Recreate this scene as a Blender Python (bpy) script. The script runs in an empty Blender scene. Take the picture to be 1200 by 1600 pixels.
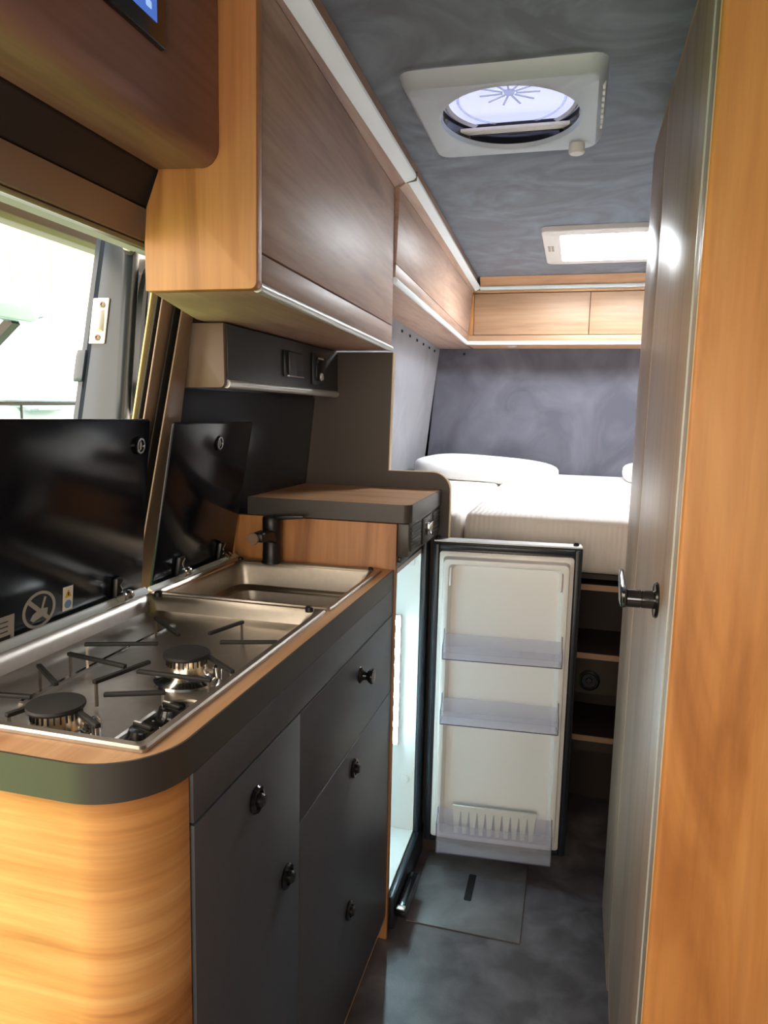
import bpy, bmesh, math, random
from mathutils import Matrix, Vector
random.seed(7)
S = bpy.context.scene
COL = S.collection

# ------------------------------------------------------------------ camera
CAMZ = 1.22
cam_d = bpy.data.cameras.new('camera')
cam_d.sensor_fit = 'VERTICAL'; cam_d.sensor_height = 24.0
cam_d.lens = 24.0 * 1120 / 1600
cam_d.clip_start = 0.02
cam = bpy.data.objects.new('camera', cam_d); COL.objects.link(cam)
R3 = Matrix(((0.96600432, -0.0562606, 0.25232992),
             (0.25753545, 0.12406193, -0.95827143),
             (0.02260839, 0.99067824, 0.13433346)))
cam.matrix_world = Matrix.Translation((0, 0, CAMZ)) @ R3.to_4x4()
S.camera = cam

# ------------------------------------------------------------------ world, sun, daylight portals, exposure
S.view_settings.view_transform = 'Standard'
S.view_settings.look = 'None'
S.view_settings.gamma = 1.0
S.view_settings.use_curve_mapping = False
S.view_settings.exposure = 0.48
w = bpy.data.worlds.new('sky'); S.world = w; w.use_nodes = True
bg = w.node_tree.nodes['Background']
bg.inputs['Color'].default_value = (1.0, 0.86, 0.69, 1); bg.inputs['Strength'].default_value = 5.0
sd = bpy.data.lights.new('sun', 'SUN'); sd.energy = 9.0; sd.angle = math.radians(2); sd.color = (1, .95, .86)
sun = bpy.data.objects.new('sun', sd); COL.objects.link(sun)
sun.rotation_euler = Vector((-.12, .45, -.88)).to_track_quat('-Z', 'Y').to_euler()
def portal(name, loc, rot, sx, sy):
    l = bpy.data.lights.new(name, 'AREA'); l.shape = 'RECTANGLE'; l.size = sx; l.size_y = sy
    l.cycles.is_portal = True
    o = bpy.data.objects.new(name, l); COL.objects.link(o); o.location = loc; o.rotation_euler = rot
portal('windscreen_daylight', (0, -1.52, 1.2), (math.radians(90), 0, 0), 1.5, .95)
portal('doorway_daylight', (-0.80, 0.45, .8), (0, math.radians(-90), 0), 1.5, 1.3)

# ------------------------------------------------------------------ materials
MATS = {}
def srgb(r, g, b):
    f = lambda c: (c/255/12.92) if c/255 <= .04045 else ((c/255+.055)/1.055)**2.4
    return (f(r), f(g), f(b), 1)
def base(name):
    m = bpy.data.materials.new(name); m.use_nodes = True
    MATS[name] = m
    return m, m.node_tree, m.node_tree.nodes['Principled BSDF']
def plain(name, col, rough=.5, metal=0, spec=.5, noise=0, nscale=30, bump=0, coat=0):
    m, t, p = base(name)
    p.inputs['Base Color'].default_value = col
    p.inputs['Roughness'].default_value = rough
    p.inputs['Metallic'].default_value = metal
    p.inputs['Specular IOR Level'].default_value = spec
    if coat: p.inputs['Coat Weight'].default_value = coat; p.inputs['Coat Roughness'].default_value = .05
    if noise or bump:
        tc = t.nodes.new('ShaderNodeTexCoord'); n = t.nodes.new('ShaderNodeTexNoise')
        n.inputs['Scale'].default_value = nscale; n.inputs['Detail'].default_value = 4
        t.links.new(tc.outputs['Object'], n.inputs['Vector'])
        if noise:
            r = t.nodes.new('ShaderNodeValToRGB')
            r.color_ramp.elements[0].position = .3; r.color_ramp.elements[1].position = .7
            a = [max(0, c*(1-noise)) for c in col[:3]]; b = [min(1, c*(1+noise)) for c in col[:3]]
            r.color_ramp.elements[0].color = (*a, 1); r.color_ramp.elements[1].color = (*b, 1)
            t.links.new(n.outputs['Fac'], r.inputs['Fac']); t.links.new(r.outputs['Color'], p.inputs['Base Color'])
        if bump:
            bn = t.nodes.new('ShaderNodeBump'); bn.inputs['Strength'].default_value = bump; bn.inputs['Distance'].default_value = .01
            t.links.new(n.outputs['Fac'], bn.inputs['Height']); t.links.new(bn.outputs['Normal'], p.inputs['Normal'])
    return m
def wood(name, axis, c0=(160, 112, 72), c1=(196, 148, 106), c2=(214, 170, 128), rough=.46, across=11, along=1.3, off=0, dist=.9):
    m, t, p = base(name)
    tc = t.nodes.new('ShaderNodeTexCoord'); mp = t.nodes.new('ShaderNodeMapping')
    sc = [along if c in axis else across for c in 'xyz']
    mp.inputs['Scale'].default_value = sc; mp.inputs['Location'].default_value = (off, off*.7, off*.3)
    n = t.nodes.new('ShaderNodeTexNoise'); n.inputs['Scale'].default_value = 1; n.inputs['Detail'].default_value = 5
    n.inputs['Roughness'].default_value = .55; n.inputs['Distortion'].default_value = dist
    r = t.nodes.new('ShaderNodeValToRGB'); e = r.color_ramp.elements
    e[0].position = .28; e[0].color = srgb(*c0); e[1].position = .72; e[1].color = srgb(*c2)
    k = e.new(.46); k.color = srgb(*c1)
    mp2 = t.nodes.new('ShaderNodeMapping'); sc2 = [along*3 if c in axis else across*9 for c in 'xyz']
    mp2.inputs['Scale'].default_value = sc2
    n2 = t.nodes.new('ShaderNodeTexNoise'); n2.inputs['Scale'].default_value = 1; n2.inputs['Detail'].default_value = 3
    r2 = t.nodes.new('ShaderNodeValToRGB'); r2.color_ramp.elements[0].position = .3; r2.color_ramp.elements[1].position = .62
    r2.color_ramp.elements[0].color = (.80, .77, .73, 1); r2.color_ramp.elements[1].color = (1, 1, 1, 1)
    mx = t.nodes.new('ShaderNodeMix'); mx.data_type = 'RGBA'; mx.blend_type = 'MULTIPLY'; mx.inputs['Factor'].default_value = .8
    L = t.links.new
    L(tc.outputs['Object'], mp.inputs['Vector']); L(mp.outputs['Vector'], n.inputs['Vector']); L(n.outputs['Fac'], r.inputs['Fac'])
    L(tc.outputs['Object'], mp2.inputs['Vector']); L(mp2.outputs['Vector'], n2.inputs['Vector']); L(n2.outputs['Fac'], r2.inputs['Fac'])
    L(r.outputs['Color'], mx.inputs['A']); L(r2.outputs['Color'], mx.inputs['B']); L(mx.outputs['Result'], p.inputs['Base Color'])
    p.inputs['Roughness'].default_value = rough
    return m
def mottled(name, c0, c1, scale, rough=.7, distort=1.5, detail=5, bump=0, sheen=0, p0=.35, p1=.7, stretch=(1, 1, 1)):
    m, t, p = base(name)
    tc = t.nodes.new('ShaderNodeTexCoord'); mp = t.nodes.new('ShaderNodeMapping'); mp.inputs['Scale'].default_value = stretch
    n = t.nodes.new('ShaderNodeTexNoise')
    n.inputs['Scale'].default_value = scale; n.inputs['Detail'].default_value = detail; n.inputs['Distortion'].default_value = distort
    r = t.nodes.new('ShaderNodeValToRGB'); e = r.color_ramp.elements
    e[0].position = p0; e[0].color = srgb(*c0); e[1].position = p1; e[1].color = srgb(*c1)
    L = t.links.new
    L(tc.outputs['Object'], mp.inputs['Vector']); L(mp.outputs['Vector'], n.inputs['Vector'])
    L(n.outputs['Fac'], r.inputs['Fac']); L(r.outputs['Color'], p.inputs['Base Color'])
    p.inputs['Roughness'].default_value = rough
    if sheen: p.inputs['Sheen Weight'].default_value = sheen; p.inputs['Sheen Roughness'].default_value = .5
    if bump:
        n2 = t.nodes.new('ShaderNodeTexNoise'); n2.inputs['Scale'].default_value = scale*20; n2.inputs['Detail'].default_value = 3
        L(tc.outputs['Object'], n2.inputs['Vector'])
        bn = t.nodes.new('ShaderNodeBump'); bn.inputs['Strength'].default_value = bump; bn.inputs['Distance'].default_value = .004
        L(n2.outputs['Fac'], bn.inputs['Height']); L(bn.outputs['Normal'], p.inputs['Normal'])
    return m
def glow(name, col, strength):
    m, t, p = base(name)
    p.inputs['Base Color'].default_value = col
    p.inputs['Emission Color'].default_value = col; p.inputs['Emission Strength'].default_value = strength
    return m
def clear(name, col, rough=.05, alpha=.35):
    m, t, p = base(name)
    p.inputs['Base Color'].default_value = col; p.inputs['Roughness'].default_value = rough
    tr = t.nodes.new('ShaderNodeBsdfTransparent'); tr.inputs['Color'].default_value = col
    mx = t.nodes.new('ShaderNodeMixShader'); mx.inputs['Fac'].default_value = alpha
    o = t.nodes['Material Output']
    t.links.new(tr.outputs[0], mx.inputs[1]); t.links.new(p.outputs[0], mx.inputs[2]); t.links.new(mx.outputs[0], o.inputs['Surface'])
    return m

wood('wood_vertical', 'z', c0=(140, 86, 46), c1=(188, 128, 76), c2=(204, 146, 94)); wood('wood_lengthwise', 'y'); wood('wood_crosswise', 'x')
wood('wood_wavy', 'xy', c0=(152, 92, 44), c1=(206, 144, 84), c2=(228, 174, 114), across=20, along=2.0, off=3.1, rough=.45, dist=.5)
wood('wood_console_shaded', 'y', c0=(112, 76, 66), c1=(142, 102, 88), c2=(158, 116, 100))  # same laminate, with the console's shade put into a darker, redder colour
wood('wood_wardrobe', 'z', c0=(156, 92, 44), c1=(202, 136, 76), c2=(218, 158, 98), across=9, along=1.1, off=5.3)
wood('front_lengthwise', 'y', c0=(144, 112, 97), c1=(182, 148, 129), c2=(198, 168, 148), off=1.7)
wood('front_crosswise', 'x', c0=(140, 106, 82), c1=(176, 138, 108), c2=(192, 156, 126), off=2.7)
wood('front_upright', 'z', c0=(128, 106, 90), c1=(154, 130, 112), c2=(168, 144, 126), across=9, along=.8, off=4.1, rough=.4)
plain('anthracite', srgb(76, 78, 85), .38, noise=.06, nscale=60)
plain('edge_dark', srgb(64, 60, 57), .4)
plain('edge_pale', srgb(214, 186, 146), .4)
plain('partition_brown', srgb(70, 61, 56), .5)
plain('black_glass', srgb(16, 19, 26), .16, spec=.2)
plain('black_plastic', srgb(22, 22, 24), .38)
plain('black_gloss', srgb(20, 21, 24), .15)
plain('rubber', srgb(24, 22, 22), .7)
plain('cast_iron', srgb(26, 25, 25), .6)
plain('steel', srgb(186, 178, 168), .36, metal=1, noise=.05, nscale=90)
plain('steel_bright', srgb(215, 214, 212), .14, metal=1)
plain('burner_brass', srgb(240, 226, 204), .2, metal=1)
plain('aluminium', srgb(214, 217, 216), .38, metal=.35)
plain('white_plastic', srgb(228, 226, 222), .42)
plain('vent_white', srgb(190, 202, 212), .4)
plain('liner_white', srgb(246, 244, 241), .35)
plain('gasket', srgb(34, 40, 48), .35)
plain('fridge_shell', srgb(38, 42, 48), .35)
clear('clear_plastic', (.93, .93, .97, 1), .08, .14)
mottled('floor_vinyl', (88, 81, 84), (124, 116, 120), 13, rough=.42, detail=10, distort=.4, bump=.1, p0=.38, p1=.68)
mottled('hatch_vinyl', (104, 100, 102), (136, 132, 134), 9, rough=.45, detail=8, distort=.6, bump=.1)
mottled('ceiling_suede', (58, 73, 92), (104, 122, 142), 2.6, rough=.8, distort=4.5, detail=3, sheen=.5, p0=.38, p1=.74)
mottled('wall_suede', (82, 81, 92), (116, 114, 125), 3.2, rough=.85, distort=2.0, detail=4, sheen=.5, p0=.35, p1=.8)
plain('wall_trim_dark', srgb(56, 58, 64), .3)
plain('panel_gloss_dark', srgb(56, 61, 70), .25)
plain('unit_grey', srgb(56, 58, 62), .4)
plain('unit_side', srgb(106, 84, 68), .45)
plain('trim_brown', srgb(140, 116, 98), .35)
plain('trim_beige', srgb(120, 101, 78), .5)
plain('trim_cream', srgb(232, 206, 150), .6)
plain('header_dark', srgb(44, 36, 36), .7)
plain('van_paint', srgb(50, 57, 67), .22, metal=.2)
mottled('door_fabric', (104, 100, 112), (150, 146, 156), 40, rough=.95, distort=.4)
m_, t_, p_ = base('mattress')
p_.inputs['Base Color'].default_value = srgb(240, 232, 224); p_.inputs['Roughness'].default_value = .85
tc_ = t_.nodes.new('ShaderNodeTexCoord'); wv_ = t_.nodes.new('ShaderNodeTexWave'); wv_.inputs['Scale'].default_value = 22; wv_.inputs['Distortion'].default_value = 3; wv_.inputs['Detail Scale'].default_value = .6
vo_ = t_.nodes.new('ShaderNodeTexVoronoi'); vo_.inputs['Scale'].default_value = 9; vo_.feature = 'SMOOTH_F1'
ad_ = t_.nodes.new('ShaderNodeMath'); ad_.operation = 'MULTIPLY_ADD'; ad_.inputs[1].default_value = .35
bp_ = t_.nodes.new('ShaderNodeBump'); bp_.inputs['Strength'].default_value = .35; bp_.inputs['Distance'].default_value = .012
t_.links.new(tc_.outputs['Object'], wv_.inputs['Vector']); t_.links.new(tc_.outputs['Object'], vo_.inputs['Vector'])
t_.links.new(wv_.outputs['Fac'], ad_.inputs[0]); t_.links.new(vo_.outputs['Distance'], ad_.inputs[2])
t_.links.new(ad_.outputs[0], bp_.inputs['Height']); t_.links.new(bp_.outputs['Normal'], p_.inputs['Normal'])
plain('pillow', srgb(244, 243, 242), .8, bump=.25, nscale=40)
plain('shelf_dark', srgb(58, 46, 40), .6)
plain('chrome_dark', srgb(84, 84, 88), .12, metal=.9)
plain('screw', srgb(120, 104, 92), .4, metal=.7)
plain('sticker_grey', srgb(170, 160, 148), .6)
plain('sticker_white', srgb(240, 228, 210), .6)
plain('sticker_yellow', srgb(226, 178, 40), .6)
plain('sticker_blue', srgb(120, 150, 178), .6)
plain('sticker_black', srgb(40, 34, 30), .6)
glow('skylight_daylight', (.90, .96, 1, 1), 42)
glow('dome_daylight', (.66, .71, 1.0, 1), .58)
clear('fan_plastic', (.86, .88, .95, 1), .2, .4)
glow('led', (.58, .90, 1.0, 1), 230)
glow('led_profile', (.86, .93, .95, 1), .12)
glow('screen', (.05, .12, .42, 1), .8)
glow('screen_icon', (.35, .55, .9, 1), .6)
plain('plank', srgb(222, 196, 156), .8, noise=.12, nscale=5)
plain('car_paint', srgb(112, 140, 146), .3)
plain('car_glass', srgb(190, 206, 214), .08)
mottled('grass', (74, 112, 42), (104, 142, 62), 14, rough=.95)

# ------------------------------------------------------------------ geometry helpers
ORIGIN = {}
def tag(o, label=None, cat=None, group=None, kind=None):
    if label: o['label'] = label
    if cat: o['category'] = cat
    if group: o['group'] = group
    if kind: o['kind'] = kind
    return o
def thing(name, loc, label, cat, group=None, kind=None):
    o = bpy.data.objects.new(name, None); COL.objects.link(o); o.location = loc; o.empty_display_size = .05
    ORIGIN[o.name] = Vector(loc)
    return tag(o, label, cat, group, kind)
class MB:
    def __init__(s): s.bm = bmesh.new()
    def box(s, x0, x1, y0, y1, z0, z1):
        v = [s.bm.verts.new((x, y, z)) for z in (z0, z1) for y in (y0, y1) for x in (x0, x1)]
        for f in ((0, 2, 3, 1), (4, 5, 7, 6), (0, 1, 5, 4), (2, 6, 7, 3), (0, 4, 6, 2), (1, 3, 7, 5)):
            s.bm.faces.new([v[i] for i in f])
        return s
    def loft(s, secs, closed=True, caps=True, ring=False):
        rows = [[s.bm.verts.new(p) for p in q] for q in secs]
        n = len(rows[0])
        pairs = list(zip(rows, rows[1:])) + ([(rows[-1], rows[0])] if ring else [])
        for a, b in pairs:
            for i in range(n if closed else n-1):
                j = (i+1) % n
                s.bm.faces.new((a[i], a[j], b[j], b[i]))
        if caps and closed and not ring:
            if caps != 'end': s.bm.faces.new(rows[0][::-1])
            s.bm.faces.new(rows[-1])
        return s
    def prism(s, pts, axis, a0, a1):
        def mk(p, a):
            u, v = p
            return {'x': (a, u, v), 'y': (u, a, v), 'z': (u, v, a)}[axis]
        return s.loft([[mk(p, a0) for p in pts], [mk(p, a1) for p in pts]])
    def tube(s, path, r, n=10, caps=True):
        P = [Vector(p) for p in path]; secs = []
        rs = r if isinstance(r, (list, tuple)) else [r]*len(P)
        up = None
        for i, p in enumerate(P):
            d = (P[min(i+1, len(P)-1)] - P[max(i-1, 0)]).normalized()
            if up is None:
                up = Vector((0, 0, 1)) if abs(d.z) < .9 else Vector((1, 0, 0))
            a = d.cross(up).normalized(); b = a.cross(d).normalized(); up = b
            secs.append([p + (a*math.cos(t) + b*math.sin(t))*rs[i] for t in [2*math.pi*k/n for k in range(n)]])
        return s.loft(secs, caps=caps)
    def lathe(s, prof, o, axis=(0, 0, 1), n=24, sq=(1, 1)):
        ax = Vector(axis).normalized(); u = Vector((0, 0, 1)) if abs(ax.z) < .9 else Vector((1, 0, 0))
        a = ax.cross(u).normalized(); b = a.cross(ax).normalized(); o = Vector(o)
        secs = [[o + ax*h + (a*math.cos(t)*sq[0] + b*math.sin(t)*sq[1])*max(r, 1e-5) for t in [2*math.pi*k/n for k in range(n)]] for r, h in prof]
        return s.loft(secs)
    def bar(s, p, q, w, h, up=(0, 0, 1)):
        p = Vector(p); q = Vector(q); d = (q-p).normalized(); a = d.cross(Vector(up)).normalized(); b = a.cross(d).normalized()
        c = [(-w/2, -h/2), (w/2, -h/2), (w/2, h/2), (-w/2, h/2)]
        return s.loft([[e + a*i + b*j for i, j in c] for e in (p, q)])
    def xf(s, m):
        s.bm.transform(m); return s
    def build(s, name, mat, parent=None, bevel=0, seg=2, smooth=True, label=None, angle=35):
        bm = s.bm
        bmesh.ops.recalc_face_normals(bm, faces=bm.faces)
        if bevel:
            es = [e for e in bm.edges if len(e.link_faces) == 2 and e.calc_face_angle(0) > math.radians(30)]
            bmesh.ops.bevel(bm, geom=es, offset=bevel, segments=seg, profile=.5, affect='EDGES', clamp_overlap=True)
        o = Vector((0, 0, 0))
        root = parent
        while root is not None:
            if root.name in ORIGIN: o = ORIGIN[root.name]; break
            root = root.parent
        if o.length: bm.transform(Matrix.Translation(-o))
        me = bpy.data.meshes.new(name); bm.to_mesh(me); bm.free()
        me.materials.append(MATS[mat])
        if smooth:
            me.polygons.foreach_set('use_smooth', [True]*len(me.polygons)); me.set_sharp_from_angle(angle=math.radians(angle))
        ob = bpy.data.objects.new(name, me); COL.objects.link(ob)
        if parent: ob.parent = parent
        if label: ob['label'] = label
        return ob
def arc(cx, cy, r, a0, a1, n=8):
    return [(cx + r*math.cos(math.radians(a0+(a1-a0)*i/n)), cy + r*math.sin(math.radians(a0+(a1-a0)*i/n))) for i in range(n+1)]
def rrect(x0, x1, y0, y1, r, n=6):
    return arc(x1-r, y0+r, r, -90, 0, n) + arc(x1-r, y1-r, r, 0, 90, n) + arc(x0+r, y1-r, r, 90, 180, n) + arc(x0+r, y0+r, r, 180, 270, n)
def shift(ob, d):
    c = ob.copy(); COL.objects.link(c); c.location = ob.location + Vector(d); return c

# ================================================================== SETTING
CEIL = 1.865
YB = 3.70
fl = MB().box(-.80, .80, -1.5, YB, -.04, 0).build('floor', 'floor_vinyl', smooth=False)
tag(fl, 'dark grey marbled vinyl floor of the aisle', 'floor', kind='structure')
# ceiling with two roof openings
VX0, VX1, VY0, VY1 = -.322, -.018, 1.442, 1.782
KX0, KX1, KY0, KY1 = -.095, .355, 2.64, 3.07
m = MB()
for a in ((-.8, .8, -1.5, VY0), (-.8, VX0, VY0, VY1), (VX1, .8, VY0, VY1), (-.8, .8, VY1, KY0),
          (-.8, KX0, KY0, KY1), (KX1, .8, KY0, KY1), (-.8, .8, KY1, YB)):
    m.box(*a, CEIL, CEIL+.03)
ce = m.build('ceiling', 'ceiling_suede', smooth=False)
tag(ce, 'blue grey suede covered van ceiling with two roof openings', 'ceiling', kind='structure')
wr = MB().box(.76, .80, -1.5, YB, 0, CEIL).build('wall_right', 'header_dark', smooth=False)
tag(wr, 'dark side wall behind the wardrobe', 'wall', kind='structure')
wb = MB().loft([[(-.80, YB+.0, .0), (.80, YB, 0), (.80, YB, CEIL), (-.80, YB, CEIL)], [(-.80, YB+.04, .0), (.80, YB+.04, 0), (.80, YB+.04, CEIL), (-.80, YB+.04, CEIL)]]).build('wall_back', 'wall_suede', smooth=False)
tag(wb, 'dark grey suede wall at the head of the bed', 'wall', kind='structure')
# left wall beside the bed, leaning inwards towards the top
def bedwall(y, z): return -.655 - .042*(y-2.665) - .11*(1.56-z)/.55*.55
m = MB(); secs = []
for y in (1.885, YB):
    secs.append([(bedwall(y, .3), y, .3), (bedwall(y, 1.56), y, 1.56), (bedwall(y, 1.56)+.02, y, CEIL), (-.80, y, CEIL), (-.80, y, .3)])
wl = m.loft(secs).build('wall_left', 'wall_suede', smooth=False)
tag(wl, 'dark grey suede side wall leaning in beside the bed', 'wall', kind='structure')
for i in range(6):
    y = 2.70 + .165*i
    MB().lathe([(.0, -.001), (.006, 0), (.006, .004), (.003, .006), (0, .006)], (bedwall(y, 1.535)+.001, y, 1.535), (1, 0, .1), n=10).build('snap_stud', 'black_plastic', wl)
MB().lathe([(.0, -.001), (.007, 0), (.007, .004), (.003, .006), (0, .006)], (-.57, YB-.0005, 1.535), (0, -1, 0), n=10).build('snap_stud', 'black_plastic', wb)
# front bulkhead behind the camera, open where the cab windows are
m = MB()
m.box(-.8, .8, -1.54, -1.5, 0, .72).box(-.8, .8, -1.54, -1.5, 1.68, CEIL).box(-.8, -.76, -1.54, -1.5, .72, 1.68).box(.76, .8, -1.54, -1.5, .72, 1.68)
tag(m.build('wall_front', 'header_dark', smooth=False), 'dark cab bulkhead with a wide open window', 'wall', kind='structure')
m = MB().box(-.8, -.76, -1.5, -.25, 0, CEIL)
tag(m.build('wall_left_cab', 'wall_suede', smooth=False), 'grey side wall towards the cab', 'wall', kind='structure')

# kitchen wall panel behind the raised worktop, leaning in
def kwall(z, y=1.86): return -.720 + .100*(z-1.03) - .056*(1.86-y)/.64
m = MB()
m.loft([[(kwall(.86, y), y, .86), (kwall(1.60, y), y, 1.60), (kwall(1.60, y)-.05, y, 1.60), (kwall(.86, y)-.05, y, .86)] for y in (1.22, 1.858)])
kw = m.build('wall_left_kitchen', 'wall_trim_dark', smooth=False)
tag(kw, 'smooth dark grey side wall panel behind the raised worktop', 'wall', kind='structure')
m = MB().loft([[(kwall(.995, y)+.006, y, .995), (kwall(1.262, y)+.006, y, 1.262), (kwall(1.262, y)+.001, y, 1.262), (kwall(.995, y)+.001, y, .995)] for y in (1.24, 1.856)])
m.build('splash_panel', 'panel_gloss_dark', kw, bevel=.001)

# rear jamb of the sliding-door opening: slanted strips
def jamb(name, mat, off, yb, yt, depth, label, z0=.80, z1=1.46):
    xb = -.785 + (z0-.87)*.16 + off; xt = -.785 + (z1-.87)*.16 + off
    f = (z0-.87)/.53; g = (z1-.87)/.53
    y = lambda k, a: a[0] + (a[1]-a[0])*k
    s = []
    for x, z, k in ((xb, z0, f), (xt, z1, g)):
        ya = yb[0] + (yt[0]-yb[0])*k; yc = yb[1] + (yt[1]-yb[1])*k
        s.append([(x, ya, z), (x, yc, z), (x-depth, yc, z), (x-depth, ya, z)])
    o = MB().loft(s).build(name, mat, bevel=.002)
    return tag(o, label, 'trim', kind='structure')
jamb('trim_1', 'trim_brown', .000, (1.1516, 1.245), (1.1946, 1.235), .004, 'smooth taupe door pillar trim beside the sink lid')
jamb('trim_2', 'rubber', -.012, (1.140, 1.19), (1.1888, 1.225), .004, 'black rubber door seal between the two glass lids')
jamb('trim_3', 'trim_brown', -.020, (1.125, 1.19), (1.1589, 1.215), .004, 'brown ribbed door pillar strip beside the black seal')
jamb('trim_4', 'rubber', -.035, (1.128, 1.18), (1.166, 1.20), .004, 'narrow black seal next to the cream sealing strip')
jamb('trim_5', 'trim_cream', -.050, (1.140, 1.175), (1.168, 1.20), .004, 'cream foam sealing strip along the open sliding door')
# header over the opening
def along(name, mat, pts, y0, y1, label):
    o = MB().loft([[(x, y, z) for x, z in pts] for y in (y0, y1)]).build(name, mat, bevel=.002)
    return tag(o, label, 'trim', kind='structure')
along('trim_6', 'header_dark', [(-.580, 1.545), (-.606, 1.503), (-.64, 1.503), (-.64, 1.60), (-.580, 1.60)], -.25, 1.24, 'dark padded header strip above the sliding door')
along('trim_7', 'trim_brown', [(-.604, 1.501), (-.622, 1.462), (-.66, 1.462), (-.66, 1.501)], -.25, 1.24, 'taupe door header rail under the dark padding')
along('trim_8', 'trim_brown', [(-.624, 1.460), (-.632, 1.456), (-.76, 1.50), (-.76, 1.52), (-.66, 1.47)], -.25, 1.24, 'thin lower lip of the taupe door header')
along('trim_9', 'trim_beige', [(-.965, 1.600), (-.972, 1.552), (-.985, 1.545), (-1.03, 1.548), (-1.03, 1.60)], -.6, 1.60, 'beige outer roof gutter above the doorway')

o = MB().box(-.80, -.645, -.25, 1.26, 1.505, CEIL-.001).build('wall_left_upper', 'wall_suede', smooth=False)
tag(o, 'upper side wall hidden above the sliding door header', 'wall', kind='structure')
# sliding door, slid open along the outside
sdr = thing('door_1', (-.90, 1.2, .4), 'grey painted sliding van door standing open outside the doorway', 'door', kind='structure')
def dx(z, a, b): return a + (b-a)*(1.556-z)/.352      # lean of the door edge
m = MB(); secs = []
for z in (.4, 1.0, 1.2, 1.4, 1.62):
    xl = dx(z, -.885, -.953); xr = dx(z, -.800, -.834)
    secs.append([(xl, 1.215, z), (xl+.008, 1.203, z), (xl+.018, 1.203, z), (xl+.024, 1.21, z), (xl+.030, 1.2, z), (xr-.02, 1.2, z), (xr-.01, 1.203, z), (xr-.004, 1.21, z),
                 (xr-.008, 1.235, z), (xr-.014, 1.245, z), (xr-.075, 1.45, z), (xl-.03, 1.45, z)])
m.loft(secs).build('door_shell', 'van_paint', sdr)
m = MB()
for z0, z1, e in ((1.27, 1.33, .003),):
    m.loft([[(dx(z, -.885, -.953)-q, 1.20, z), (dx(z, -.885, -.953)+.02, 1.197, z), (dx(z, -.885, -.953)+.02, 1.23, z), (dx(z, -.885, -.953)-q, 1.23, z)] for z, q in ((z0, .001), (z0+.012, e), (z1-.012, e), (z1, .001))])
m.build('edge_flange', 'van_paint', sdr, bevel=.002)
def doorplane(pts, off):
    return [(dx(z, -.808, -.842)-.298*(y-1.235)+off, y, z) for y, z in pts]
oval = rrect(1.262, 1.43, 1.205, 1.490, .075, 8)
m = MB(); big = rrect(1.238, 1.445, 1.175, 1.52, .10, 8)
m.loft([doorplane(big, 0), doorplane([(y, z) for y, z in rrect(1.242, 1.443, 1.18, 1.515, .096, 8)], .010), doorplane(rrect(1.257, 1.434, 1.199, 1.496, .08, 8), .012), doorplane(oval, .006)], caps=False)
m.build('window_surround', 'van_paint', sdr)
m = MB().loft([doorplane(oval, .000), doorplane(rrect(1.264, 1.428, 1.207, 1.488, .074, 8), .007), doorplane(rrect(1.28, 1.415, 1.225, 1.47, .06, 8), .012)])
m.build('fabric_panel', 'door_fabric', sdr)
m = MB().tube([(dx(z, -.82, -.851)+.012, 1.208+.006*math.sin((z-1)*3), z) for z in (1.0, 1.05, 1.1, 1.14, 1.17)], .006)
m.tube([(dx(1.15, -.81, -.842)+.010+.02*math.sin(a), 1.25+.08*(1-math.cos(a)), 1.08+.12*math.sin(a)) for a in [0, .3, .6, .9, 1.2, 1.5]], .004)
m.build('pressed_rib', 'van_paint', sdr)
m = MB()
m.loft([[(-.887-.1925*.0+(-.012)*k, 1.1995, z), (-.853+(-.012)*k, 1.1995, z), (-.853+(-.012)*k, 1.1955, z), (-.887+(-.012)*k, 1.1955, z)] for k, z in ((0, 1.424), (1.15, 1.341))])
lp = m.build('latch_plate', 'white_plastic', sdr, bevel=.0015, label='white plastic latch plate')
MB().loft([[(x0, y, 1.362+dz), (x1, y, 1.362+dz), (x1+.004, y, 1.405-dz), (x0+.004, y, 1.405-dz)] for x0, x1, y, dz in ((-.886, -.866, 1.1953, 0), (-.882, -.870, 1.184, .005))]).build('latch_nub', 'white_plastic', lp, bevel=.002)
for sx, sz in ((-.867, 1.412), (-.880, 1.352)):
    MB().lathe([(0, 0), (.006, 0), (.006, .002), (.003, .003), (.002, .001), (0, .001)], (sx, 1.1953, sz), (0, -1, 0), n=14).build('screw', 'screw', lp)
m = MB().lathe([(0, 0), (.013, 0), (.013, .003), (0, .003)], (-.808, 1.1995, 1.512), (0, -1, 0), n=14)
bs = m.build('bolt_socket', 'rubber', sdr)
MB().lathe([(0, 0), (.0075, 0), (.0075, .010), (.005, .013), (0, .013)], (-.808, 1.196, 1.513), (0, -1, 0), n=14).build('bolt_cap', 'white_plastic', bs)

# ================================================================== OUTSIDE
GZ = -.55
g = MB().box(-14, -1.15, -8, 14, GZ-.05, GZ).build('lawn', 'grass', smooth=False)
tag(g, 'green lawn outside the open sliding door', 'grass', kind='stuff')
fence = thing('plank_fence', (-4.4, 4.0, GZ), 'tall sunlit pale timber plank fence beyond the parked van', 'fence')
for i in range(34):
    y = 1.2 + i*.155
    MB().box(-4.42, -4.398 + random.uniform(-.004, .004), y, y+.148, GZ, 3.6).build('plank', 'plank', fence, bevel=.002, seg=1, smooth=False)
MB().box(-4.47, -4.42, 1.2, 6.5, .2, .30).build('rail', 'plank', fence)
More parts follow.
